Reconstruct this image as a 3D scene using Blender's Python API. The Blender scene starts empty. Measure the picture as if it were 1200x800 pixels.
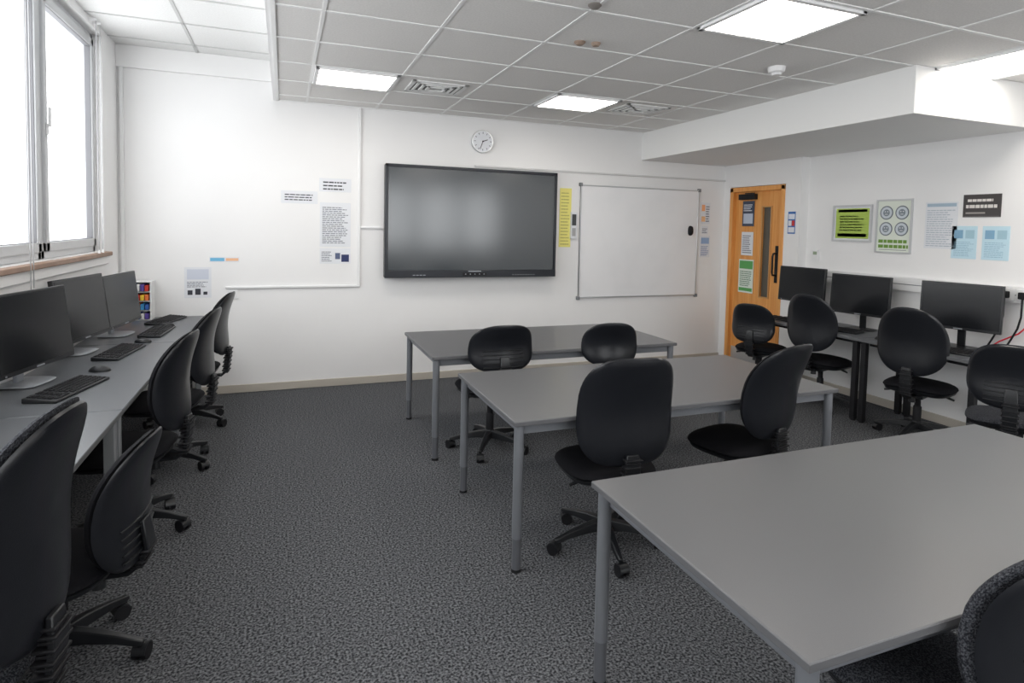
import bpy, bmesh, math, random
from mathutils import Vector, Matrix
random.seed(3)
sc=bpy.context.scene
COL=sc.collection
try:
    sc.view_settings.view_transform='Standard'
except Exception as e: print(e)

# ---------------------------------------------------------------- materials
_m={}
def mat(name,col,rough=0.5,metal=0.0,spec=0.5,noise=None,bump=None,emit=None):
    if name in _m: return _m[name]
    m=bpy.data.materials.new(name); m.use_nodes=True
    nt=m.node_tree; b=nt.nodes['Principled BSDF']
    b.inputs['Base Color'].default_value=(*col,1); b.inputs['Roughness'].default_value=rough
    b.inputs['Metallic'].default_value=metal; b.inputs['Specular IOR Level'].default_value=spec
    if emit: 
        b.inputs['Emission Color'].default_value=(*emit[0],1); b.inputs['Emission Strength'].default_value=emit[1]
    tc=None
    if noise or bump:
        tc=nt.nodes.new('ShaderNodeTexCoord')
    if noise:
        scale,c2,lo,hi=noise
        n=nt.nodes.new('ShaderNodeTexNoise'); n.inputs['Scale'].default_value=scale; n.inputs['Detail'].default_value=3
        r=nt.nodes.new('ShaderNodeValToRGB'); r.color_ramp.elements[0].position=lo; r.color_ramp.elements[1].position=hi
        r.color_ramp.elements[0].color=(*col,1); r.color_ramp.elements[1].color=(*c2,1)
        nt.links.new(tc.outputs['Object'],n.inputs['Vector']); nt.links.new(n.outputs['Fac'],r.inputs['Fac'])
        nt.links.new(r.outputs['Color'],b.inputs['Base Color'])
    if bump:
        scale,st,dist=bump
        n=nt.nodes.new('ShaderNodeTexNoise'); n.inputs['Scale'].default_value=scale; n.inputs['Detail'].default_value=2
        bp=nt.nodes.new('ShaderNodeBump'); bp.inputs['Strength'].default_value=st; bp.inputs['Distance'].default_value=dist
        nt.links.new(tc.outputs['Object'],n.inputs['Vector']); nt.links.new(n.outputs['Fac'],bp.inputs['Height'])
        nt.links.new(bp.outputs['Normal'],b.inputs['Normal'])
    _m[name]=m; return m

WALL=mat('wall_paint',(.83,.825,.82),.75,noise=(1.3,(.86,.855,.85),.3,.7),bump=(60,.08,.002))
BULK=mat('bulkhead_paint',(.84,.84,.83),.8)
CEIL=mat('ceiling_tile',(.77,.755,.735),.9,noise=(90,(.83,.815,.795),.35,.65),bump=(220,.25,.002))
CEIL2=mat('ceiling_tile_light',(.74,.74,.73),.9,noise=(90,(.79,.79,.78),.35,.65))
GRID=mat('ceiling_grid_paint',(.86,.86,.85),.5)
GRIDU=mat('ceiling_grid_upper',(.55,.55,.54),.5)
GRID2=mat('ceiling_grid_light',(.9,.9,.9),.5)
CARPET=mat('carpet',(.018,.019,.022),.95,spec=.1,noise=(105,(.195,.20,.212),.38,.69),bump=(105,.35,.004))
SKIRT=mat('skirting_paint',(.50,.46,.40),.5)
TABLE=mat('table_laminate',(.120,.121,.126),.34,noise=(400,(.134,.135,.140),.3,.7),spec=.5)
TEDGE=mat('table_edge',(.11,.112,.118),.5)
TLEG=mat('table_leg_metal',(.21,.22,.24),.38,metal=.35)
TFOOT=mat('table_foot',(.14,.145,.16),.4,metal=.3)
DESK=mat('desk_laminate',(.105,.112,.122),.33,noise=(300,(.12,.127,.137),.3,.7))
BLK=mat('black_plastic',(.009,.010,.012),.36,spec=.5,bump=(500,.1,.001))
BLKM=mat('black_matte',(.007,.007,.009),.6,spec=.35)
FAB=mat('chair_fabric',(.010,.011,.015),.9,spec=.2,noise=(230,(.08,.084,.095),.42,.66),bump=(230,.5,.003))
FABD=mat('chair_fabric_black',(.006,.006,.008),.85,spec=.2,bump=(300,.4,.002))
VINYL=mat('chair_shell',(.009,.010,.013),.30,spec=.45,bump=(220,.12,.002))
WHITE=mat('white_plastic',(.82,.82,.82),.35)
CORD=mat('cord_grey',(.42,.42,.43),.6)
UPVC=mat('window_upvc',(.55,.56,.57),.3)
SILL=mat('sill_wood',(.24,.14,.085),.45,noise=(8,(.34,.21,.14),.3,.7))
SCREEN=mat('monitor_screen',(.008,.009,.011),.22,spec=.35)
TVSCR=mat('tv_screen',(.030,.038,.044),.16,spec=1.0)
TVB=mat('tv_bezel',(.006,.008,.014),.3)
WB=mat('whiteboard_surface',(.86,.86,.87),.22,noise=(2.5,(.81,.815,.825),.45,.8))
ALU=mat('aluminium',(.62,.63,.64),.35,metal=.7)
SILV=mat('stand_silver',(.35,.37,.40),.4,metal=.3)
GREYP=mat('grey_plastic',(.20,.21,.22),.45)
GASK=mat('gasket_grey',(.15,.15,.16),.6)
OAK=None
def wood():
    m=bpy.data.materials.new('door_oak'); m.use_nodes=True; nt=m.node_tree; b=nt.nodes['Principled BSDF']
    tc=nt.nodes.new('ShaderNodeTexCoord'); mp=nt.nodes.new('ShaderNodeMapping'); mp.inputs['Scale'].default_value=(12,12,.7)
    n=nt.nodes.new('ShaderNodeTexNoise'); n.inputs['Scale'].default_value=3; n.inputs['Detail'].default_value=5
    r=nt.nodes.new('ShaderNodeValToRGB'); r.color_ramp.elements[0].color=(.70,.28,.06,1); r.color_ramp.elements[1].color=(.82,.40,.12,1)
    r.color_ramp.elements[0].position=.3; r.color_ramp.elements[1].position=.7
    nt.links.new(tc.outputs['Object'],mp.inputs[0]); nt.links.new(mp.outputs[0],n.inputs['Vector']); nt.links.new(n.outputs['Fac'],r.inputs['Fac'])
    nt.links.new(r.outputs['Color'],b.inputs['Base Color']); b.inputs['Roughness'].default_value=.4
    return m
OAK=wood()
def glass():
    m=bpy.data.materials.new('window_glass'); m.use_nodes=True; nt=m.node_tree; nt.nodes.clear()
    o=nt.nodes.new('ShaderNodeOutputMaterial'); t=nt.nodes.new('ShaderNodeBsdfTransparent'); g=nt.nodes.new('ShaderNodeBsdfGlossy'); mx=nt.nodes.new('ShaderNodeMixShader')
    g.inputs['Roughness'].default_value=.02; mx.inputs[0].default_value=.06
    nt.links.new(t.outputs[0],mx.inputs[1]); nt.links.new(g.outputs[0],mx.inputs[2]); nt.links.new(mx.outputs[0],o.inputs[0]); return m
GLASS=glass()
def cm(r,g,b,rough=.6):
    f=lambda c:((c/255)/12.92 if c/255<=.04045 else ((c/255+.055)/1.055)**2.4)
    return mat('paint_%02x%02x%02x'%(r,g,b),(f(r),f(g),f(b)),rough)

# ---------------------------------------------------------------- mesh builder
class MB:
    def __init__(s): s.bm=bmesh.new(); s.mats=[]
    def mi(s,m):
        if m not in s.mats: s.mats.append(m)
        return s.mats.index(m)
    def box(s,c,sz,m,rot=None):
        i=s.mi(m); vs=[]
        for dx in(-.5,.5):
            for dy in(-.5,.5):
                for dz in(-.5,.5):
                    v=Vector((dx*sz[0],dy*sz[1],dz*sz[2]))
                    if rot: v=rot@v
                    vs.append(s.bm.verts.new(v+Vector(c)))
        for f in((0,1,3,2),(4,6,7,5),(0,4,5,1),(2,3,7,6),(0,2,6,4),(1,5,7,3)):
            fc=s.bm.faces.new([vs[k] for k in f]); fc.material_index=i
        return s
    def bx(s,x0,x1,y0,y1,z0,z1,m): return s.box(((x0+x1)/2,(y0+y1)/2,(z0+z1)/2),(abs(x1-x0),abs(y1-y0),abs(z1-z0)),m)
    def loops(s,L,m,cap=True,closed=True):
        i=s.mi(m); R=[[s.bm.verts.new(p) for p in l] for l in L]; n=len(L[0])
        for a,b in zip(R,R[1:]):
            for k in range(n):
                f=s.bm.faces.new((a[k],a[(k+1)%n],b[(k+1)%n],b[k])); f.material_index=i
        if cap:
            for l in(R[0],R[-1]):
                f=s.bm.faces.new(l); f.material_index=i
        return s
    def cyl(s,p0,p1,r0,r1,m,n=16):
        p0,p1=Vector(p0),Vector(p1); d=(p1-p0).normalized()
        a=d.orthogonal().normalized(); b=d.cross(a)
        L=[[p+ (a*math.cos(t)+b*math.sin(t))*r for t in [2*math.pi*k/n for k in range(n)]] for p,r in((p0,r0),(p1,r1))]
        return s.loops(L,m)
    def lathe(s,c,prof,m,n=24):
        c=Vector(c); L=[[c+Vector((r*math.cos(2*math.pi*k/n),r*math.sin(2*math.pi*k/n),z)) for k in range(n)] for r,z in prof]
        return s.loops(L,m)
    def tube(s,pts,r,m,n=8):
        pts=[Vector(p) for p in pts]; L=[]; a=None
        for k,p in enumerate(pts):
            d=(pts[min(k+1,len(pts)-1)]-pts[max(k-1,0)]).normalized()
            a=d.orthogonal().normalized() if a is None else (a-d*a.dot(d)).normalized()
            b=d.cross(a); rr=r[k] if isinstance(r,(list,tuple)) else r
            L.append([p+(a*math.cos(2*math.pi*j/n)+b*math.sin(2*math.pi*j/n))*rr for j in range(n)])
        return s.loops(L,m)
    def ribbon(s,pts,w,t,m):
        L=[]; P=[Vector(p) for p in pts]
        for k,p in enumerate(P):
            d=(P[min(k+1,len(P)-1)]-P[max(k-1,0)]).normalized(); nrm=Vector((0,-d.z,d.y))
            ww=w[k] if isinstance(w,(list,tuple)) else w
            L.append([p+Vector((x*ww/2,0,0))+nrm*(y*t/2) for x,y in((-1,-1),(1,-1),(1,1),(-1,1))])
        return s.loops(L,m)
    def pillow(s,W,H,n,taper,tf,tb,bend,mapf,m,rings=7,segs=44,pw=5):
        i=s.mi(m)
        def outl(t):
            c,sn=math.cos(t),math.sin(t)
            x=math.copysign(abs(c)**(2/n),c)*W; y=math.copysign(abs(sn)**(2/n),sn)*H
            return x*(1+taper*y/H),y
        O=[outl(2*math.pi*k/segs) for k in range(segs)]
        rs=[math.sin(j/rings*math.pi/2) for j in range(1,rings+1)]
        def row(r,side,th): return [s.bm.verts.new(mapf(x*r,y*r,bend(x*r,y*r)+side*th*max(0,1-r**pw)**.5)) for x,y in O]
        edge=row(1,0,0)
        for side,th in((1,tf),(-1,tb)):
            prev=[row(r,side,th) for r in rs[:-1]]+[edge]
            c=s.bm.verts.new(mapf(0,0,bend(0,0)+side*th))
            for k in range(segs):
                f=s.bm.faces.new((c,prev[0][k],prev[0][(k+1)%segs])); f.material_index=i
            for a,b in zip(prev,prev[1:]):
                for k in range(segs):
                    f=s.bm.faces.new((a[k],a[(k+1)%segs],b[(k+1)%segs],b[k])); f.material_index=i
        return s
    def finish(s,name,parent=None,loc=(0,0,0),rotz=0,bevel=0,smooth=True,segs=2):
        bmesh.ops.recalc_face_normals(s.bm,faces=s.bm.faces)
        me=bpy.data.meshes.new(name); s.bm.to_mesh(me); s.bm.free()
        for m in s.mats: me.materials.append(m)
        if smooth:
            me.polygons.foreach_set('use_smooth',[True]*len(me.polygons)); me.set_sharp_from_angle(angle=math.radians(38))
        o=bpy.data.objects.new(name,me); COL.objects.link(o); o.location=loc; o.rotation_euler=(0,0,rotz)
        if parent: o.parent=parent
        if bevel:
            b=o.modifiers.new('bevel','BEVEL'); b.width=bevel; b.segments=segs; b.limit_method='ANGLE'; b.angle_limit=math.radians(40)
        return o
def empty(name,loc=(0,0,0),rotz=0):
    e=bpy.data.objects.new(name,None); e.empty_display_size=.2; COL.objects.link(e); e.location=loc; e.rotation_euler=(0,0,rotz); return e

# ---------------------------------------------------------------- room constants
D=6.05; XL=-1.34; XR=5.27; XD=5.16; YB=-1.9; ZC=2.745; ZU=3.09; YS=4.86
MB().bx(XL-.3,XR+.3,YB-.2,D+.2,-.1,0,CARPET).finish('floor')
MB().bx(XL-.3,XR+.3,D,D+.2,0,3.25,WALL).finish('wall_back')
RX0,RX1,RZ0,RZ1=.7,5.0,1.0,2.6  # unseen rear opening, sized for its reflection in the display
w=MB(); w.bx(XL-.3,XR+.3,YB-.2,YB,0,RZ0,WALL).bx(XL-.3,XR+.3,YB-.2,YB,RZ1,3.25,WALL).bx(XL-.3,RX0,YB-.2,YB,RZ0,RZ1,WALL).bx(RX1,XR+.3,YB-.2,YB,RZ0,RZ1,WALL); w.finish('wall_rear')
w=MB(); w.bx(XR,XR+.3,YB,YS,0,3.25,WALL)
w.bx(XD,XR+.3,YS,5.07,0,3.25,WALL).bx(XD,XR+.3,5.93,D,0,3.25,WALL).bx(XD,XR+.3,5.07,5.93,2.15,3.25,WALL).bx(XR,XR+.3,5.07,5.93,0,2.15,WALL)
w.finish('wall_right')
WY0,WY1,WZ0,WZ1=-1.2,5.6,1.34,3.03
w=MB(); w.bx(XL-.28,XL,YB,D,0,WZ0,WALL).bx(XL-.28,XL,YB,D,WZ1,3.25,WALL).bx(XL-.28,XL,WY1,D,WZ0,WZ1,WALL).bx(XL-.28,XL,YB,WY0,WZ0,WZ1,WALL).finish('wall_left')
MB().bx(-.07,XR+.3,YB,D,ZC,3.25,CEIL).finish('ceiling')
MB().bx(XL,-.07,YB,D,ZU,3.25,CEIL2).finish('ceiling_raised')
MB().bx(-.095,-.07,YB,D,ZC-.004,ZU,GRID2).finish('trim_ceiling_step')
# ceiling grid
PX,PY=.65,.59; gx0=.20; gy0=5.19
g=MB(); x=gx0-PX
while x<XR:
    if x>-.07: g.bx(x-.010,x+.010,YB,D,ZC-.004,ZC,GRID)
    x+=PX
y=gy0+PY
while y>YB:
    g.bx(-.07,XR,y-.010,y+.010,ZC-.005,ZC,GRID); y-=PY
g.bx(-.07,XR,D-.02,D,ZC-.008,ZC,GRID).bx(-.07,-.045,YB,D,ZC-.008,ZC,GRID)
g.finish('trim_ceiling_grid')
g=MB(); y=gy0+PY
while y>YB:
    g.bx(XL,-.095,y-.011,y+.011,ZU-.005,ZU,GRIDU); y-=PY
g.bx(-.72-.011,-.72+.011,YB,D,ZU-.005,ZU,GRIDU); g.finish('trim_ceiling_grid_raised')
# bulkhead
MB().bx(3.93,XR,2.80,D,2.423,ZC-.001,BULK).finish('ceiling_bulkhead',bevel=.004)
# skirting
s=MB(); s.bx(XL,XD,D-.015,D,0,.075,SKIRT).finish('baseboard_back',bevel=.004)
MB().bx(XR-.015,XR,YB,YS,0,.075,SKIRT).finish('baseboard_right',bevel=.004)
MB().bx(XL,XL+.015,YB,D,0,.075,SKIRT).finish('baseboard_left',bevel=.004)
# wall beam & trunking on back wall
MB().bx(XL,-.095,D-.03,D,2.90,ZU,WALL).finish('trim_wall_beam',bevel=.003)
t=MB(); t.bx(.683,.707,D-.02,D,.98,ZC-.01,WHITE).bx(-.50,.683,D-.02,D,.98,1.002,WHITE).bx(.707,.93,D-.02,D,1.56,1.58,WHITE)
t.bx(XL+.02,XL+.05,D-.025,D,1.0,2.90,WHITE)
t.finish('trim_cable_trunking_back',bevel=.003)
MB().bx(1.88,XD,D-.022,D,2.232,2.252,mat('rail_paint',(.66,.66,.65),.5)).finish('trim_wall_rail',bevel=.003)
MB().bx(XR-.05,XR,1.2,YS,1.11,1.23,WHITE).bx(XR-.052,XR-.05,1.2,YS,1.165,1.172,GREYP).finish('trim_dado_trunking_right',bevel=.005)

# ---------------------------------------------------------------- windows
wx=XL-.06
def window(k,loc,hy,hz,rotz):
    e=empty('window_%d'%k,loc,rotz)
    f=MB()
    for (yy0,yy1,zz0,zz1) in((-hy,hy,-hz,-hz+.055),(-hy,hy,hz-.055,hz),(-hy,-hy+.05,-hz,hz),(hy-.05,hy,-hz,hz)):
        f.bx(-.07,0,yy0,yy1,zz0,zz1,UPVC)
    f.finish('frame',e,bevel=.005)
    f=MB(); a,b=hy-.04,hz-.045
    for (yy0,yy1,zz0,zz1) in((-a,a,-b,-b+.06),(-a,a,b-.06,b),(-a,-a+.055,-b,b),(a-.055,a,-b,b)):
        f.bx(-.05,.018,yy0,yy1,zz0,zz1,UPVC)
    f.finish('sash',e,bevel=.006)
    f=MB(); 
    for (yy0,yy1,zz0,zz1) in((-a+.05,a-.05,-b+.055,-b+.064),(-a+.05,a-.05,b-.064,b-.055),(-a+.05,-a+.060,-b+.05,b-.05),(a-.060,a-.05,-b+.05,b-.05)):
        f.bx(-.03,.008,yy0,yy1,zz0,zz1,GASK)
    f.finish('gasket',e)
    MB().bx(-.022,-.018,-a+.05,a-.05,-b+.05,b-.05,GLASS).finish('pane',e)
    h=MB(); h.bx(.018,.03,-a+.012,-a+.038,-.07,.0,WHITE).bx(.03,.045,-a+.015,-a+.035,-.02,.10,WHITE); h.finish('handle',e,bevel=.004)
bounds=[WY1,4.47,3.33,2.20,1.07,-.06,WY0]
for k in range(len(bounds)-1):
    y1,y0=bounds[k],bounds[k+1]
    window(k+1,(wx,(y0+y1)/2,(WZ0+WZ1)/2),(y1-y0)/2,(WZ1-WZ0)/2,0)
for k in range(4):
    ww=(RX1-RX0)/4; window(7+k,(RX0+ww*(k+.5),YB-.06,(RZ0+RZ1)/2),ww/2,(RZ1-RZ0)/2,math.pi/2)  # unseen rear windows, suggested by reflections, added to light ceiling and display
MB().bx(XL-.05,XL+.045,WY0,WY1+.06,WZ0-.035,WZ0-.002,SILL).finish('trim_window_sill',bevel=.006)
MB().bx(XL,XL+.02,WY0,WY1+.05,WZ0-.10,WZ0-.036,WALL).finish('trim_sill_apron',bevel=.004)
for (yy,zz) in((3.98,1.0),(5.28,1.36),(5.38,1.36),(4.02,1.2)):
    c=MB(); c.cyl((XL+.045,yy,zz),(XL+.045,yy,ZU-.03),.0035,.0035,CORD,6).lathe((XL+.045,yy,zz-.02),[(.002,.03),(.008,.015),(.009,0)],WHITE,10); c.bx(XL,XL+.05,yy-.01,yy+.01,ZU-.035,ZU-.02,WHITE)
    c.finish('blind_cord')

# ---------------------------------------------------------------- flat things on walls
class Flat:
    def __init__(s,name,wall,c,z,w,h,base,items=(),th=.003,frame=None,bevel=0):
        if wall=='back': O=Vector((c-w/2,D,z-h/2)); U=Vector((1,0,0)); N=Vector((0,-1,0))
        elif wall=='right': O=Vector((XR,c+w/2,z-h/2)); U=Vector((0,-1,0)); N=Vector((-1,0,0))
        elif wall=='doorwall': O=Vector((XD,c+w/2,z-h/2)); U=Vector((0,-1,0)); N=Vector((-1,0,0))
        elif wall=='door': O=Vector((XD+.035,c+w/2,z-h/2)); U=Vector((0,-1,0)); N=Vector((-1,0,0))
        V=Vector((0,0,1)); m=MB()
        def rect(u0,v0,u1,v1,n0,n1,mt):
            C=O+U*(u0+u1)/2*w+V*(v0+v1)/2*h+N*(n0+n1)/2
            su=abs(u1-u0)*w; sv=abs(v1-v0)*h; sn=n1-n0
            sz=(su,sn,sv) if abs(U.x)>.5 else (sn,su,sv); m.box(C,sz,mt)
        rect(0,0,1,1,0,th,base)
        for it in items: rect(it[0],it[1],it[2],it[3],th,th+.0012,it[4])
        if frame:
            fw,fm=frame; a=fw/w; bb=fw/h
            rect(-a,-bb,1+a,0,0,th+.012,fm);rect(-a,1,1+a,1+bb,0,th+.012,fm);rect(-a,0,0,1,0,th+.012,fm);rect(1,0,1+a,1,0,th+.012,fm)
        s.o=m.finish(name,bevel=bevel,smooth=False)
def lines(u0,v0,u1,v1,n,mt,fill=.45,jit=.3):
    out=[]; st=(v1-v0)/n
    for k in range(n):
        vv=v0+k*st; u=u0; ue=u1-random.random()*jit*(u1-u0)
        while u<ue-.02*(u1-u0):
            l=(u1-u0)*random.uniform(.06,.2); out.append((u,vv,min(u+l,ue),vv+st*fill,mt)); u+=l+.025*(u1-u0)
    return out
PAP=cm(226,228,232); INK=cm(125,127,135); INKD=cm(55,57,65)
Flat('wall_notice','back',.139,1.846,.33,.12,PAP,lines(.1,.25,.9,.85,3,INKD,.4))
Flat('wall_notice','back',.468,1.974,.30,.13,PAP,lines(.12,.15,.95,.9,3,INKD,.4))
Flat('wall_notice','back',.47,1.59,.29,.43,PAP,lines(.08,.08,.92,.92,20,INK,.45))
Flat('wall_notice','back',.47,1.285,.29,.15,PAP,[(.7,.12,.95,.6,cm(40,50,95)),(.5,.3,.66,.7,cm(90,100,130))]+lines(.06,.15,.42,.85,6,INK))
Flat('wall_calendar','back',-.728,1.04,.22,.28,PAP,[(.1,.6,.9,.93,cm(205,210,222)),(.12,.1,.3,.25,INKD),(.4,.1,.6,.3,INKD),(.7,.1,.85,.2,INKD)]+lines(.1,.35,.9,.55,4,INK))
Flat('logo_sticker','back',-.51,1.25,.25,.05,PAP,[(.03,.2,.5,.8,cm(110,180,215)),(.55,.25,.97,.75,cm(240,190,150))])
Flat('yellow_wall_chart','back',2.955,1.725,.145,.66,cm(240,232,135),lines(.12,.04,.88,.96,17,cm(190,184,104),.35),th=.004)
Flat('remote_holder','back',3.055,1.64,.075,.30,PAP,[(.15,.5,.85,.92,cm(60,62,66)),(.2,.1,.8,.4,cm(170,170,172))],th=.03,bevel=.004)
Flat('wall_notice','back',4.88,1.83,.14,.26,PAP,[(.1,.6,.45,.9,cm(240,170,120)),(.1,.1,.5,.35,cm(240,190,140))]+lines(.55,.1,.95,.9,7,INK))
Flat('wall_notice','back',4.89,1.42,.15,.27,PAP,[(.1,.62,.9,.9,cm(150,175,210))]+lines(.1,.08,.9,.55,7,cm(130,145,185)))
Flat('wall_notice','back',4.88,1.62,.10,.10,PAP,lines(.1,.15,.9,.85,3,INK))
Flat('light_switch','back',-.44,.93,.085,.085,WHITE,[(.4,.3,.6,.7,cm(225,225,225))],th=.012,bevel=.003)
# right wall
Flat('framed_notice','right',4.315,1.715,.40,.33,PAP,[(.04,.05,.96,.95,cm(175,200,90)),(.1,.1,.9,.2,cm(235,240,225)),(.1,.84,.9,.92,cm(235,240,225))]+lines(.15,.28,.85,.78,6,cm(140,168,70)),frame=(.018,ALU))
fr=Flat('framed_poster','right',3.88,1.69,.32,.47,cm(226,232,220),lines(.05,.17,.95,.25,1,cm(110,150,60),.8,.05)+lines(.05,.07,.95,.15,1,cm(110,150,60),.8,.05)+[(.08,.03,.9,.04,INK)],frame=(.015,ALU))
Flat('wall_notice','right',3.46,1.70,.27,.40,PAP,[(.05,.9,.95,.97,cm(165,185,200))]+lines(.06,.05,.94,.86,17,cm(175,185,195),.35))
Flat('advice_line_sign','right',3.145,1.86,.28,.185,cm(66,62,62),lines(.12,.68,.8,.82,1,cm(225,220,215),.8,.05)+lines(.08,.40,.92,.56,1,cm(225,220,215),.9,.05)+[(.08,.15,.6,.22,cm(160,155,150)),(.02,.02,.98,.05,cm(110,105,105))],th=.006)
for cy_ in(3.265,3.03):
    Flat('blue_wall_notice','right',cy_,1.56,.195,.27,cm(196,224,236),[(.1,.62,.45,.88,cm(130,172,200)),(.55,.62,.9,.88,cm(165,200,214))]+lines(.1,.08,.9,.55,9,cm(150,188,206),.35))
m=MB()
for k,(yy,zz) in enumerate(((3.955,1.815),(3.805,1.815),(3.955,1.665),(3.805,1.665))):
    X=XR-.0045
    m.cyl((X,yy,zz),(X-.002,yy,zz),.064,.064,cm(110,118,126),28); m.cyl((X-.002,yy,zz),(X-.003,yy,zz),.054,.054,cm(205,212,218),28)
    m.cyl((X-.003,yy,zz),(X-.0034,yy,zz),.032,.032,cm(130,140,148),24)
    for dy in(-.012,.012): m.cyl((X-.003,yy+dy,zz+.010),(X-.0040,yy+dy,zz+.010),.006,.006,PAP,10)
    m.box((X-.0037,yy,zz-.014),(.001,.028,.006),PAP)
o=m.finish('face_prints'); o.parent=fr.o
Flat('thermostat','right',4.72,1.38,.08,.11,WHITE,[(.2,.55,.8,.85,cm(150,165,140))],th=.025,bevel=.004)
Flat('safety_notice','doorwall',4.965,1.72,.10,.24,cm(45,105,175),[(.08,.06,.92,.3,PAP),(.08,.36,.5,.6,PAP),(.55,.36,.92,.6,cm(200,50,45)),(.08,.66,.92,.9,cm(225,230,240))])
# ---------------------------------------------------------------- door
e=empty('door_1',(XD+.06,5.5,1.06))
d=MB(); d.bx(-.02,.025,-.375,-.20,-1.05,1.03,OAK).bx(-.02,.025,-.07,.375,-1.05,1.03,OAK).bx(-.02,.025,-.20,-.07,-1.05,-.20,OAK).bx(-.02,.025,-.20,-.07,.84,1.03,OAK); d.finish('leaf',e)
MB().bx(0,.01,-.20,-.07,-.20,.84,mat('door_glass',(.10,.09,.07),.1)).finish('vision_panel',e)
d=MB(); 
for a in((-.215,-.198,-.215,.855),(-.072,-.055,-.215,.855)): d.bx(-.03,-.02,a[0],a[1],a[2],a[3],mat('door_bead',(.62,.32,.11),.4))
d.bx(-.03,-.02,-.2,-.07,.84,.855,_m['door_bead']).bx(-.03,-.02,-.2,-.07,-.215,-.2,_m['door_bead']); d.finish('glazing_bead',e,bevel=.002)
d=MB(); d.bx(-.07,.02,-.43,-.375,-1.06,1.08,OAK).bx(-.07,.02,.375,.43,-1.06,1.08,OAK).bx(-.07,.02,-.43,.43,1.03,1.085,OAK); d.finish('door_frame',e,bevel=.004)
d=MB(); d.tube([(-.02,-.31,.06),(-.075,-.31,.07),(-.085,-.31,.10),(-.085,-.31,.28),(-.075,-.31,.31),(-.02,-.31,.32)],.011,BLKM).bx(-.026,-.02,-.335,-.285,-.02,.40,BLKM); d.finish('pull_handle',e)
d=MB(); d.bx(-.075,-.02,.02,.28,.935,1.0,BLKM).bx(-.09,-.078,.0,.16,1.0,1.012,BLKM); d.finish('door_closer',e,bevel=.004)
d=MB(); d.bx(-.026,-.02,-.36,.36,-1.04,-.86,ALU); d.finish('kick_plate',e)
for z,h,w_,bc,its in((1.83,.30,.19,cm(60,70,90),[(.1,.1,.9,.5,cm(190,200,215))]+lines(.1,.6,.9,.9,4,PAP)),(1.47,.28,.19,PAP,lines(.1,.1,.9,.9,9,INK)),(1.08,.40,.24,cm(225,235,225),[(.05,.72,.95,.96,cm(90,165,90)),(.05,.05,.95,.15,cm(90,165,90))]+lines(.1,.2,.9,.68,8,cm(110,140,115)))):
    Flat('door_notice','door',5.655,z,w_,h,bc,its)

# ---------------------------------------------------------------- TV
e=empty('wall_display',(1.86,5.93,1.64)); hw,hh=.93,.565
d=MB(); d.bx(-hw,hw,0,.085,-hh,hh,TVB); d.finish('housing',e,bevel=.012)
d=MB(); d.bx(-hw,hw,-.012,0,hh-.03,hh,TVB).bx(-hw,hw,-.016,0,-hh,-hh+.075,TVB).bx(-hw,-hw+.03,-.012,0,-hh,hh,TVB).bx(hw-.03,hw,-.012,0,-hh,hh,TVB); d.finish('bezel',e,bevel=.004)
MB().bx(-hw+.03,hw-.03,-.003,0,-hh+.075,hh-.03,TVSCR).finish('screen_panel',e)
d=MB(); d.bx(-.13,.13,-.026,-.016,-hh+.018,-hh+.05,BLKM)
for k in range(5): d.cyl((-.1+k*.05,-.026,-hh+.034),(-.1+k*.05,-.029,-hh+.034),.006,.006,SILV,10)
for k in range(4): d.bx(-hw+.28+k*.035,-hw+.305+k*.035,-.018,-.016,-hh+.022,-hh+.03,SILV)
for k in range(9): d.bx(.42+k*.03,.44+k*.03,-.018,-.016,-hh+.02,-hh+.028,GREYP)
d.bx(-.07,.07,-.018,-.016,-hh+.058,-hh+.068,SILV); d.finish('control_strip',e)
MB().bx(-.4,.4,.085,.12,-.3,.3,BLKM).finish('wall_bracket',e)
# whiteboard
e=empty('whiteboard',(3.95,D-.001,1.46)); hw,hh=.815,.645
MB().bx(-hw,hw,-.018,0,-hh,hh,WB).finish('writing_surface',e)
d=MB(); d.bx(-hw,hw,-.026,0,hh-.014,hh,ALU).bx(-hw,hw,-.026,0,-hh,-hh+.014,ALU).bx(-hw,-hw+.014,-.026,0,-hh,hh,ALU).bx(hw-.014,hw,-.026,0,-hh,hh,ALU); d.finish('rim',e,bevel=.003)
d=MB()
for sx in(-1,1):
    for sz in(-1,1): d.bx(sx*hw-.02,sx*hw+.02,-.03,0,sz*hh-.02,sz*hh+.02,GREYP)
d.finish('corner_caps',e,bevel=.005)
d=MB(); d.pillow(.035,.06,2.6,0,.03,0,lambda x,y:0,lambda x,y,t:(.70+x,-.019-t,.15+y),BLKM); d.finish('magnetic_eraser',e)
# clock
e=empty('wall_clock',(1.955,D,2.50))
d=MB(); d.cyl((0,0,0),(0,-.035,0),.12,.12,ALU,48); d.finish('case',e,bevel=.006)
MB().cyl((0,-.035,0),(0,-.037,0),.105,.105,PAP,48).finish('dial',e)
d=MB()
for k in range(12):
    a=k*math.pi/6; d.box((.088*math.sin(a),-.038,.088*math.cos(a)),(.006,.002,.018),INKD,Matrix.Rotation(a,3,'Y'))
for a,l,wd in((math.radians(70),.055,.008),(math.radians(200),.085,.006)): d.box((l/2*math.sin(a),-.04,l/2*math.cos(a)),(wd,.002,l),BLKM,Matrix.Rotation(a,3,'Y'))
d.cyl((0,-.038,0),(0,-.043,0),.008,.008,BLKM,12); d.finish('hands',e)

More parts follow.
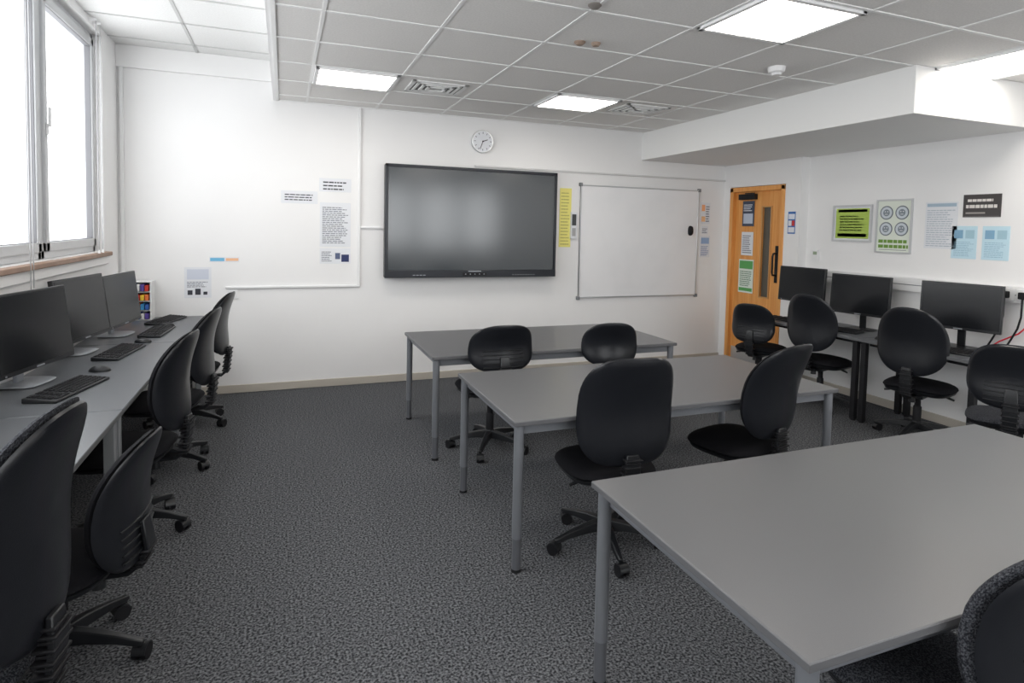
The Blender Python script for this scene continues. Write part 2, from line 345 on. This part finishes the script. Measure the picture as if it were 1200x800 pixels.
# ---------------------------------------------------------------- ceiling fittings
LEM=mat('lamp_diffuser',(.9,.9,.88),.5,emit=((1,.94,.87),12.0))
for lx,ly in((.20,4.60),(2.15,4.60),(2.15,2.24),(4.10,2.24),(.20,2.24),(.2,-.12),(2.15,-.12),(4.1,-.12)):
    e=empty('ceiling_light_panel',(lx+PX/2,ly+PY/2,ZC)); a,b=PX/2-.015,PY/2-.015
    MB().bx(-a+.03,a-.03,-b+.03,b-.03,-.012,-.004,LEM).finish('diffuser',e)
    d=MB(); d.bx(-a,a,-b,-b+.03,-.018,0,GRID2).bx(-a,a,b-.03,b,-.018,0,GRID2).bx(-a,-a+.03,-b,b,-.018,0,GRID2).bx(a-.03,a,-b,b,-.018,0,GRID2); d.finish('surround',e,bevel=.003)
for vx,vy in((1.175,4.90),(3.13,4.90)):
    e=empty('ceiling_air_vent',(vx,vy,ZC))
    d=MB()
    for sz,zz in((.23,-.010),(.18,-.014),(.13,-.018),(.08,-.022)):
        t_=.034 if sz>.2 else .022
        for q in((-sz,sz,-sz*.85,-sz*.85+t_),(-sz,sz,sz*.85-t_,sz*.85),(-sz,-sz+t_,-sz*.85,sz*.85),(sz-t_,sz,-sz*.85,sz*.85)): d.bx(*q,zz,0,GRID)
    d.finish('louvres',e,bevel=.002); MB().bx(-.21,.21,-.18,.18,-.006,0,mat('vent_dark',(.16,.16,.16),.8)).finish('duct_shadow',e)
d=MB(); d.lathe((0,0,0),[(.0,-.055),(.03,-.055),(.036,-.04),(.052,-.032),(.058,-.012),(.058,0)],WHITE); d.finish('smoke_detector',loc=(3.177,3.25,ZC))
d=MB(); d.lathe((0,0,0),[(.0,-.02),(.02,-.02),(.035,-.006),(.035,0)],cm(150,130,115)); d.finish('ceiling_sensor',loc=(1.69,3.32,ZC))
d=MB(); d.lathe((0,0,0),[(.0,-.02),(.02,-.02),(.03,-.006),(.03,0)],cm(150,130,115)); d.finish('ceiling_sensor',loc=(1.79,3.30,ZC))
d=MB(); d.lathe((0,0,0),[(.0,-.025),(.02,-.02),(.035,-.006),(.035,0)],cm(120,115,110)); d.finish('sprinkler_head',loc=(1.48,2.75,ZC))

# ---------------------------------------------------------------- tables
def table(x0,x1,y0,y1,h=.72):
    e=empty('classroom_table',((x0+x1)/2,(y0+y1)/2,0)); a,b=(x1-x0)/2,(y1-y0)/2
    d=MB(); d.bx(-a,a,-b,b,h-.024,h,TABLE); o=d.finish('tabletop',e,bevel=.003)
    MB().bx(-a-.001,a+.001,-b-.001,b+.001,h-.022,h-.003,TEDGE).finish('edge_banding',e,bevel=.001)
    d=MB(); i=.055
    d.bx(-a+i,a-i,-b+i-.012,-b+i+.012,h-.075,h-.024,TLEG).bx(-a+i,a-i,b-i-.012,b-i+.012,h-.075,h-.024,TLEG)
    d.bx(-a+i-.012,-a+i+.012,-b+i,b-i,h-.075,h-.024,TLEG).bx(a-i-.012,a-i+.012,-b+i,b-i,h-.075,h-.024,TLEG); d.finish('under_frame',e,bevel=.002)
    k=0
    for sx in(-1,1):
        for sy in(-1,1):
            k+=1; X,Y=sx*(a-.035),sy*(b-.035); d=MB()
            d.cyl((X,Y,.16),(X,Y,h-.024),.0235,.0235,TLEG,24).cyl((X,Y,.012),(X,Y,.165),.0215,.0215,TFOOT,24).cyl((X,Y,0),(X,Y,.014),.024,.022,BLKM,24); d.finish('leg_%d'%k,e)
table(1.01,3.06,.872,1.80); table(.98,2.97,2.465,3.41); table(.935,2.905,3.88,4.86)

def desk(name,x0,x1,y0,y1,h,legm):
    e=empty(name,((x0+x1)/2,(y0+y1)/2,0)); a,b=(x1-x0)/2,(y1-y0)/2
    MB().bx(-a,a,-b+.002,b-.002,h-.025,h,DESK).finish('desktop',e,bevel=.003)
    MB().bx(-a-.001,a+.001,-b+.001,b-.001,h-.022,h-.004,TEDGE).finish('edge_banding',e)
    d=MB(); d.bx(-a+.08,a-.08,-b+.05,b-.05,h-.06,h-.025,legm); 
    d.finish('under_frame',e,bevel=.002)
    k=0
    for sx in(-1,1):
        for sy in(-1,1):
            k+=1; X,Y=sx*(a-.04),sy*(b-.04)
            d=MB(); d.bx(X-.022,X+.022,Y-.022,Y+.022,.012,h-.025,legm).cyl((X,Y,0),(X,Y,.014),.022,.02,BLKM,16); d.finish('leg_%d'%k,e,bevel=.003)
    return e
for y0,y1 in((1.45,3.10),(3.10,4.75),(4.75,6.02)): desk('computer_desk',XL+.02,-.68,y0,y1,.74,GREYP)
for y0,y1 in((2.70,3.64),(3.64,4.84)): desk('computer_desk',4.58,5.215,y0,y1,.72,BLKM)

# ---------------------------------------------------------------- chairs
def chair(x,y,facing,W=.225,H=.25,zc=.80,n=2.6,seat=.47,fab=FABD,taper=-.06,base=0,cush=.965,lean=9,backd=.265,ribs=False):
    e=empty('office_chair',(x,y,0),math.radians(facing-90))
    d=MB(); d.lathe((0,0,0),[(.036,.075),(.04,.085),(.04,.125),(.032,.14)],BLK)
    R=.275
    for k in range(5):
        t=math.radians(base+72*k-facing+90); c,s_=math.cos(t),math.sin(t); L=[]
        for r,w_,zt,zb in((.025,.052,.132,.078),(.10,.046,.124,.082),(.20,.036,.104,.074),(R-.01,.030,.086,.062),(R+.015,.022,.080,.064)):
            L.append([Vector((c*r-s_*q*w_/2,s_*r+c*q*w_/2,zz)) for q,zz in((-1,zb),(1,zb),(.75,zt),(-.75,zt))])
        d.loops(L,BLK)
    d.finish('star_base',e,bevel=.004)
    d=MB()
    for k in range(5):
        t=math.radians(base+72*k-facing+90); c,s_=math.cos(t)*R,math.sin(t)*R
        d.cyl((c,s_,.045),(c,s_,.075),.008,.008,BLKM,8)
        tt=t+1.1+k*1.3; ax=Vector((math.cos(tt),math.sin(tt),0)); fw=Vector((-ax.y,ax.x,0)); P=Vector((c,s_,.028))+fw*.014
        for sg in(-1,1):
            q=P+ax*sg*.016; d.cyl(q-ax*.009,q+ax*.009,.028,.028,BLKM,18)
        L=[]
        for sgn in(-.024,.024):
            L.append([P+ax*sgn+fw*(math.cos(j*math.pi/8)*.032)+Vector((0,0,math.sin(j*math.pi/8)*.032+.002)) for j in range(9)])
        d.loops(L,BLK)
    d.finish('casters',e)
    d=MB(); d.lathe((0,0,0),[(.029,.13),(.029,.25),(.026,.255),(.022,.26),(.022,.33),(.014,.335),(.014,seat-.09)],BLKM,20); d.finish('gas_lift',e)
    d=MB(); d.box((0,-.02,seat-.098),(.14,.22,.045),BLK); d.box((0,-.02,seat-.07),(.20,.17,.012),BLKM); d.finish('mechanism',e,bevel=.008)
    d=MB(); d.tube([(.06,.02,seat-.095),(.17,.02,seat-.095),(.20,.02,seat-.10),(.235,.02,seat-.11)],[.005,.005,.010,.008],BLK)
    d.tube([(-.06,-.06,seat-.095),(-.16,-.06,seat-.095),(-.19,-.06,seat-.10),(-.22,-.06,seat-.11)],[.005,.005,.010,.008],BLK)
    d.cyl((0,-.13,seat-.11),(0,-.13,seat-.15),.02,.024,BLK,14); d.finish('levers',e)
    sb=lambda x_,y_: -.9*max(0,y_-.10)**2 - .25*x_*x_ + .25*max(0,-y_-.12)**2
    MB().pillow(.235,.225,3.2,.04,.035,.022,sb,lambda x_,y_,t:(x_,y_+.015,seat-.035+t),fab,8,48,6).finish('seat',e)
    MB().pillow(.226,.216,3.2,.04,.012,.035,sb,lambda x_,y_,t:(x_,y_+.015,seat-.052+t),BLK,6,48,8).finish('seat_pan',e)
    tl=math.tan(math.radians(lean))
    bend=lambda x_,z_: .95*x_*x_ - tl*z_ + .028*math.cos(z_/H*2.2-.4)-.01
    MB().pillow(W*cush,H*cush,n,taper,.042,.008,bend,lambda x_,z_,t:(x_,-backd+.016+t,zc+z_),fab,8,52,5).finish('back_cushion',e)
    MB().pillow(W,H,n,taper,.006,.022,bend,lambda x_,z_,t:(x_,-backd+t,zc+z_),VINYL,8,52,7).finish('back_shell',e)
    zb=zc-H
    def yb(z_): return -backd+bend(0,z_-zc)-.025
    zt=zc-(.35 if ribs else .75)*H
    pts=[(0,-.05,seat-.095),(0,-.16,seat-.10),(0,-.235,seat-.095),(0,-.275,seat-.06),(0,yb(zb)-.012,max(zb,seat)),(0,yb(zt)-.004,zt)]
    d=MB(); d.ribbon(pts,[.06,.06,.06,.065,.075,.06],.018,BLK); d.finish('back_bracket',e,bevel=.004)
    d=MB(); z0,z1=seat-.07,zb+.06; nr=max(4,int((z1-z0)/.016))
    for k in range(nr):
        z_=z0+(z1-z0)*k/nr; f_=k/nr; yy=-.262*(1-f_)+(yb(zb))*f_ -.004
        d.box((0,yy,z_),(.088 if k%2 else .074,.052 if k%2 else .040,.009),BLKM)
    d.finish('bellows_cover',e,bevel=.003)
    if ribs:
        d=MB()
        for k in range(5):
            z_=-H*.78+k*.028; L=[]
            ww=W*.62
            for j in range(11):
                xx=-ww+2*ww*j/10; yy=-backd+bend(xx,z_)-.0235
                L.append([Vector((xx,yy+a_,zc+z_+b_)) for a_,b_ in((.006,-.004),(-.004,-.003),(-.004,.003),(.006,.004))])
            d.loops(L,BLK)
        d.finish('shell_ribs',e,bevel=.001)
    return e
# centre tables
chair(1.53,2.585,84,W=.245,H=.262,zc=.765,n=3.2,base=40,seat=.46,taper=-.03)
chair(2.41,2.63,102,W=.24,H=.265,zc=.77,n=2.8,base=10,seat=.46,taper=.0,lean=16)
chair(1.40,4.02,90,W=.235,H=.165,zc=.78,n=2.8,base=22,seat=.50,ribs=True)
chair(2.31,4.04,78,W=.215,H=.165,zc=.76,n=2.6,base=0,seat=.50)
chair(1.635,1.03,95,W=.225,H=.205,zc=.722,n=3.0,base=20,seat=.46,fab=FAB,ribs=True,cush=1.05)
# left row
chair(-.80,1.75,171,W=.23,H=.29,zc=.86,n=2.4,base=10,seat=.52,fab=FAB,cush=1.03)
chair(-.75,2.49,171,W=.22,H=.235,zc=.60,n=2.6,base=56,seat=.42,ribs=True)
chair(-.74,3.46,170,W=.225,H=.25,zc=.79,n=2.5,base=-15,seat=.48)
chair(-.71,4.33,171,W=.225,H=.25,zc=.79,n=2.5,base=-30,seat=.48)
chair(-.69,5.2,173,W=.225,H=.25,zc=.80,n=2.5,base=40,seat=.48)
# right row
chair(4.60,4.76,25,W=.215,H=.20,zc=.70,n=2.8,base=0,seat=.46,ribs=True)
chair(4.71,4.11,14,W=.235,H=.265,zc=.80,n=2.3,base=20,seat=.46)
chair(4.71,3.19,17,W=.245,H=.265,zc=.80,n=2.3,base=50,seat=.46)
chair(4.40,2.38,28,W=.22,H=.20,zc=.75,n=2.8,base=0,seat=.47,fab=FAB,ribs=True,cush=1.03)

# ---------------------------------------------------------------- monitors etc
def monitor(x,y,z,facing,w=.60,h=.37,zb=.12,tilt=6,stand=BLK):
    e=empty('computer_monitor',(x,y,z),math.radians(facing-90))
    R=Matrix.Rotation(math.radians(tilt),3,'X'); zc=zb+h/2
    def bx(d,x0,x1,y0,y1,z0,z1,m):
        c=Vector(((x0+x1)/2,(y0+y1)/2,(z0+z1)/2)); d.box(R@c+Vector((0,0,zc)),(x1-x0,y1-y0,z1-z0),m,R)
    d=MB(); bx(d,-w/2,w/2,-.02,.008,-h/2,h/2,BLK); d.finish('housing',e,bevel=.004)
    d=MB(); bx(d,-w/2+.012,w/2-.012,.006,.0095,-h/2+.022,h/2-.012,SCREEN); d.finish('screen_panel',e)
    d=MB(); bx(d,-w*.32,w*.32,-.045,-.018,-h*.3,h*.3,BLK); d.finish('rear_bulge',e,bevel=.012)
    d=MB(); bx(d,-.03,.03,.008,.0105,-h/2+.006,-h/2+.014,SILV); bx(d,w/2-.05,w/2-.04,.008,.0105,-h/2+.006,-h/2+.014,SILV); d.finish('badge',e)
    d=MB(); d.box((0,-.075,zc/2+.005),(.055,.022,zc),stand); d.box((0,-.055,zc),(.09,.05,.09),stand); d.finish('stand_column',e,bevel=.005)
    d=MB(); d.pillow(.125,.10,4,0,.006,.006,lambda a,b:0,lambda a,b,t:(a,b-.04,.0065+t),stand,4,32,10); d.finish('stand_foot',e)
monitor(-1.205,3.72,.74,-13,w=.60,h=.40,zb=.085,tilt=7,stand=SILV)
monitor(-1.20,4.50,.74,-10,w=.60,h=.40,zb=.09,tilt=7,stand=SILV)
monitor(-1.12,5.13,.74,-8,w=.58,h=.38,zb=.08,tilt=7,stand=SILV)
monitor(4.97,4.62,.72,184,w=.54,h=.36,zb=.18,tilt=3)
monitor(5.0,3.98,.72,187,w=.56,h=.37,zb=.14,tilt=3)
monitor(5.0,3.10,.72,194,w=.55,h=.37,zb=.15,tilt=3)
def keyboard(x,y,z,facing):
    e=empty('keyboard',(x,y,z),math.radians(facing-90))
    d=MB(); L=[[Vector((sx,yy,zz)) for yy,zz in((-.075,0),(.075,0),(.075,.012),(-.075,.024))] for sx in(-.225,.225)]; d.loops(L,BLK); d.finish('case',e,bevel=.004)
    d=MB()
    for r in range(6):
        yy=-.058+r*.0225; zz=.0245-(yy+.075)*.08
        k=0; x0=-.212
        while x0<.205:
            ww=.019 if not(r==5 and 4<k<6) else .11
            if x0+ww>.212: break
            if abs(x0-.085)>.008 and abs(x0-.145)>.005: d.box((x0+ww/2,yy,zz),(ww-.004,.018,.008),BLKM)
            x0+=ww+.001; k+=1
    d.finish('keys',e,bevel=.0015,segs=1)
keyboard(-1.0,3.52,.741,-14); keyboard(-.98,4.42,.741,-8); keyboard(-.90,5.17,.741,-4); keyboard(-.93,5.74,.741,-15)
keyboard(4.76,4.02,.721,192); keyboard(4.76,3.06,.721,195); keyboard(4.76,4.58,.721,186)
def mouse(x,y,z,f):
    MB().pillow(.032,.055,2.4,0,.03,.001,lambda a,b:0,lambda a,b,t:(a,b,.001+t),BLK,6,28,2.2).finish('computer_mouse',loc=(x,y,z),rotz=math.radians(f))
mouse(-.97,3.93,.741,80); mouse(-.92,4.78,.741,80); mouse(-.88,5.46,.741,80); mouse(4.74,3.55,.721,80)
e=empty('pen_organiser',(-1.19,5.93,.74))
d=MB(); 
for q in((-.13,-.12),(.12,.13)): d.bx(q[0],q[1],-.09,.09,0,.33,WHITE)
for zz in(0,.08,.16,.24,.325): d.bx(-.12,.12,-.09,.09,zz,zz+.006,WHITE)
d.bx(-.12,.12,.085,.09,0,.33,WHITE); d.finish('rack',e)
d=MB(); cols=[(200,60,50),(50,100,180),(240,200,60),(230,230,230),(230,120,60),(90,70,150),(60,140,190)]
for r in range(4):
    for k in range(7):
        c=cols[(k*2+r*3)%7]; d.bx(-.115+k*.033,-.088+k*.033,-.10,.06,.01+r*.08,.055+r*.08+random.random()*.015,cm(*c))
d.finish('pens_and_folders',e,bevel=.003)
# wall sockets
for yy in(2.90,2.78):
    e=empty('wall_socket',(XR-.05,yy,1.17)); MB().bx(-.008,0,-.055,.055,-.045,.045,WHITE).finish('faceplate',e,bevel=.003)
    d=MB(); d.bx(-.045,-.008,-.026,.026,-.026,.026,BLKM); d.finish('plug',e,bevel=.006)
    d=MB(); d.tube([(-.03,0,-.02),(-.04,-.005,-.08),(-.05,-.01,-.16),(-.048,.01,-.25),(-.045,.05,-.34),(-.04,.10,-.44)],.007,BLKM); d.finish('lead',e)
d=MB(); d.tube([(XR-.03,2.70,1.10),(XR-.05,2.72,.98),(XR-.06,2.80,.88),(XR-.07,2.92,.80),(XR-.08,3.0,.725)],.006,cm(225,40,60)); d.finish('network_cable')

# ---------------------------------------------------------------- light & world
wd=bpy.data.worlds.new('World'); sc.world=wd; wd.use_nodes=True
bg=wd.node_tree.nodes['Background']; bg.inputs[0].default_value=(.96,.98,1,1); bg.inputs[1].default_value=5.7
def portal(loc,zax,xax,sx,sy):
    l=bpy.data.lights.new('window_portal','AREA'); l.shape='RECTANGLE'; l.size=sx; l.size_y=sy
    try: l.cycles.is_portal=True
    except Exception as ex: print(ex)
    o=bpy.data.objects.new('window_portal',l); COL.objects.link(o); o.location=loc
    zax=Vector(zax); xax=Vector(xax); yax=zax.cross(xax)
    o.rotation_euler=Matrix((xax,yax,zax)).transposed().to_euler()
portal((XL-.2,(WY0+WY1)/2,(WZ0+WZ1)/2),(-1,0,0),(0,1,0),WY1-WY0,WZ1-WZ0)
portal(((RX0+RX1)/2,YB-.17,(RZ0+RZ1)/2),(0,-1,0),(-1,0,0),RX1-RX0,RZ1-RZ0)

# ---------------------------------------------------------------- camera
f,cy,yaw,pitch,roll=696.8,303.4,math.radians(21.031),math.radians(3.016),math.radians(1.254)
F=Vector((math.sin(yaw)*math.cos(pitch),math.cos(yaw)*math.cos(pitch),-math.sin(pitch))); r=Vector((math.cos(yaw),-math.sin(yaw),0)); u=r.cross(F)
r2=r*math.cos(roll)+u*math.sin(roll); u2=-r*math.sin(roll)+u*math.cos(roll)
cam=bpy.data.cameras.new('camera'); co=bpy.data.objects.new('camera',cam); COL.objects.link(co)
M=Matrix((r2,u2,-F)).transposed().to_4x4(); M.translation=Vector((0,0,1.6)); co.matrix_world=M
cam.sensor_fit='HORIZONTAL'; cam.sensor_width=36; cam.lens=f/1200*36; cam.shift_y=-(400-cy)/1200; cam.clip_start=.05
sc.camera=co
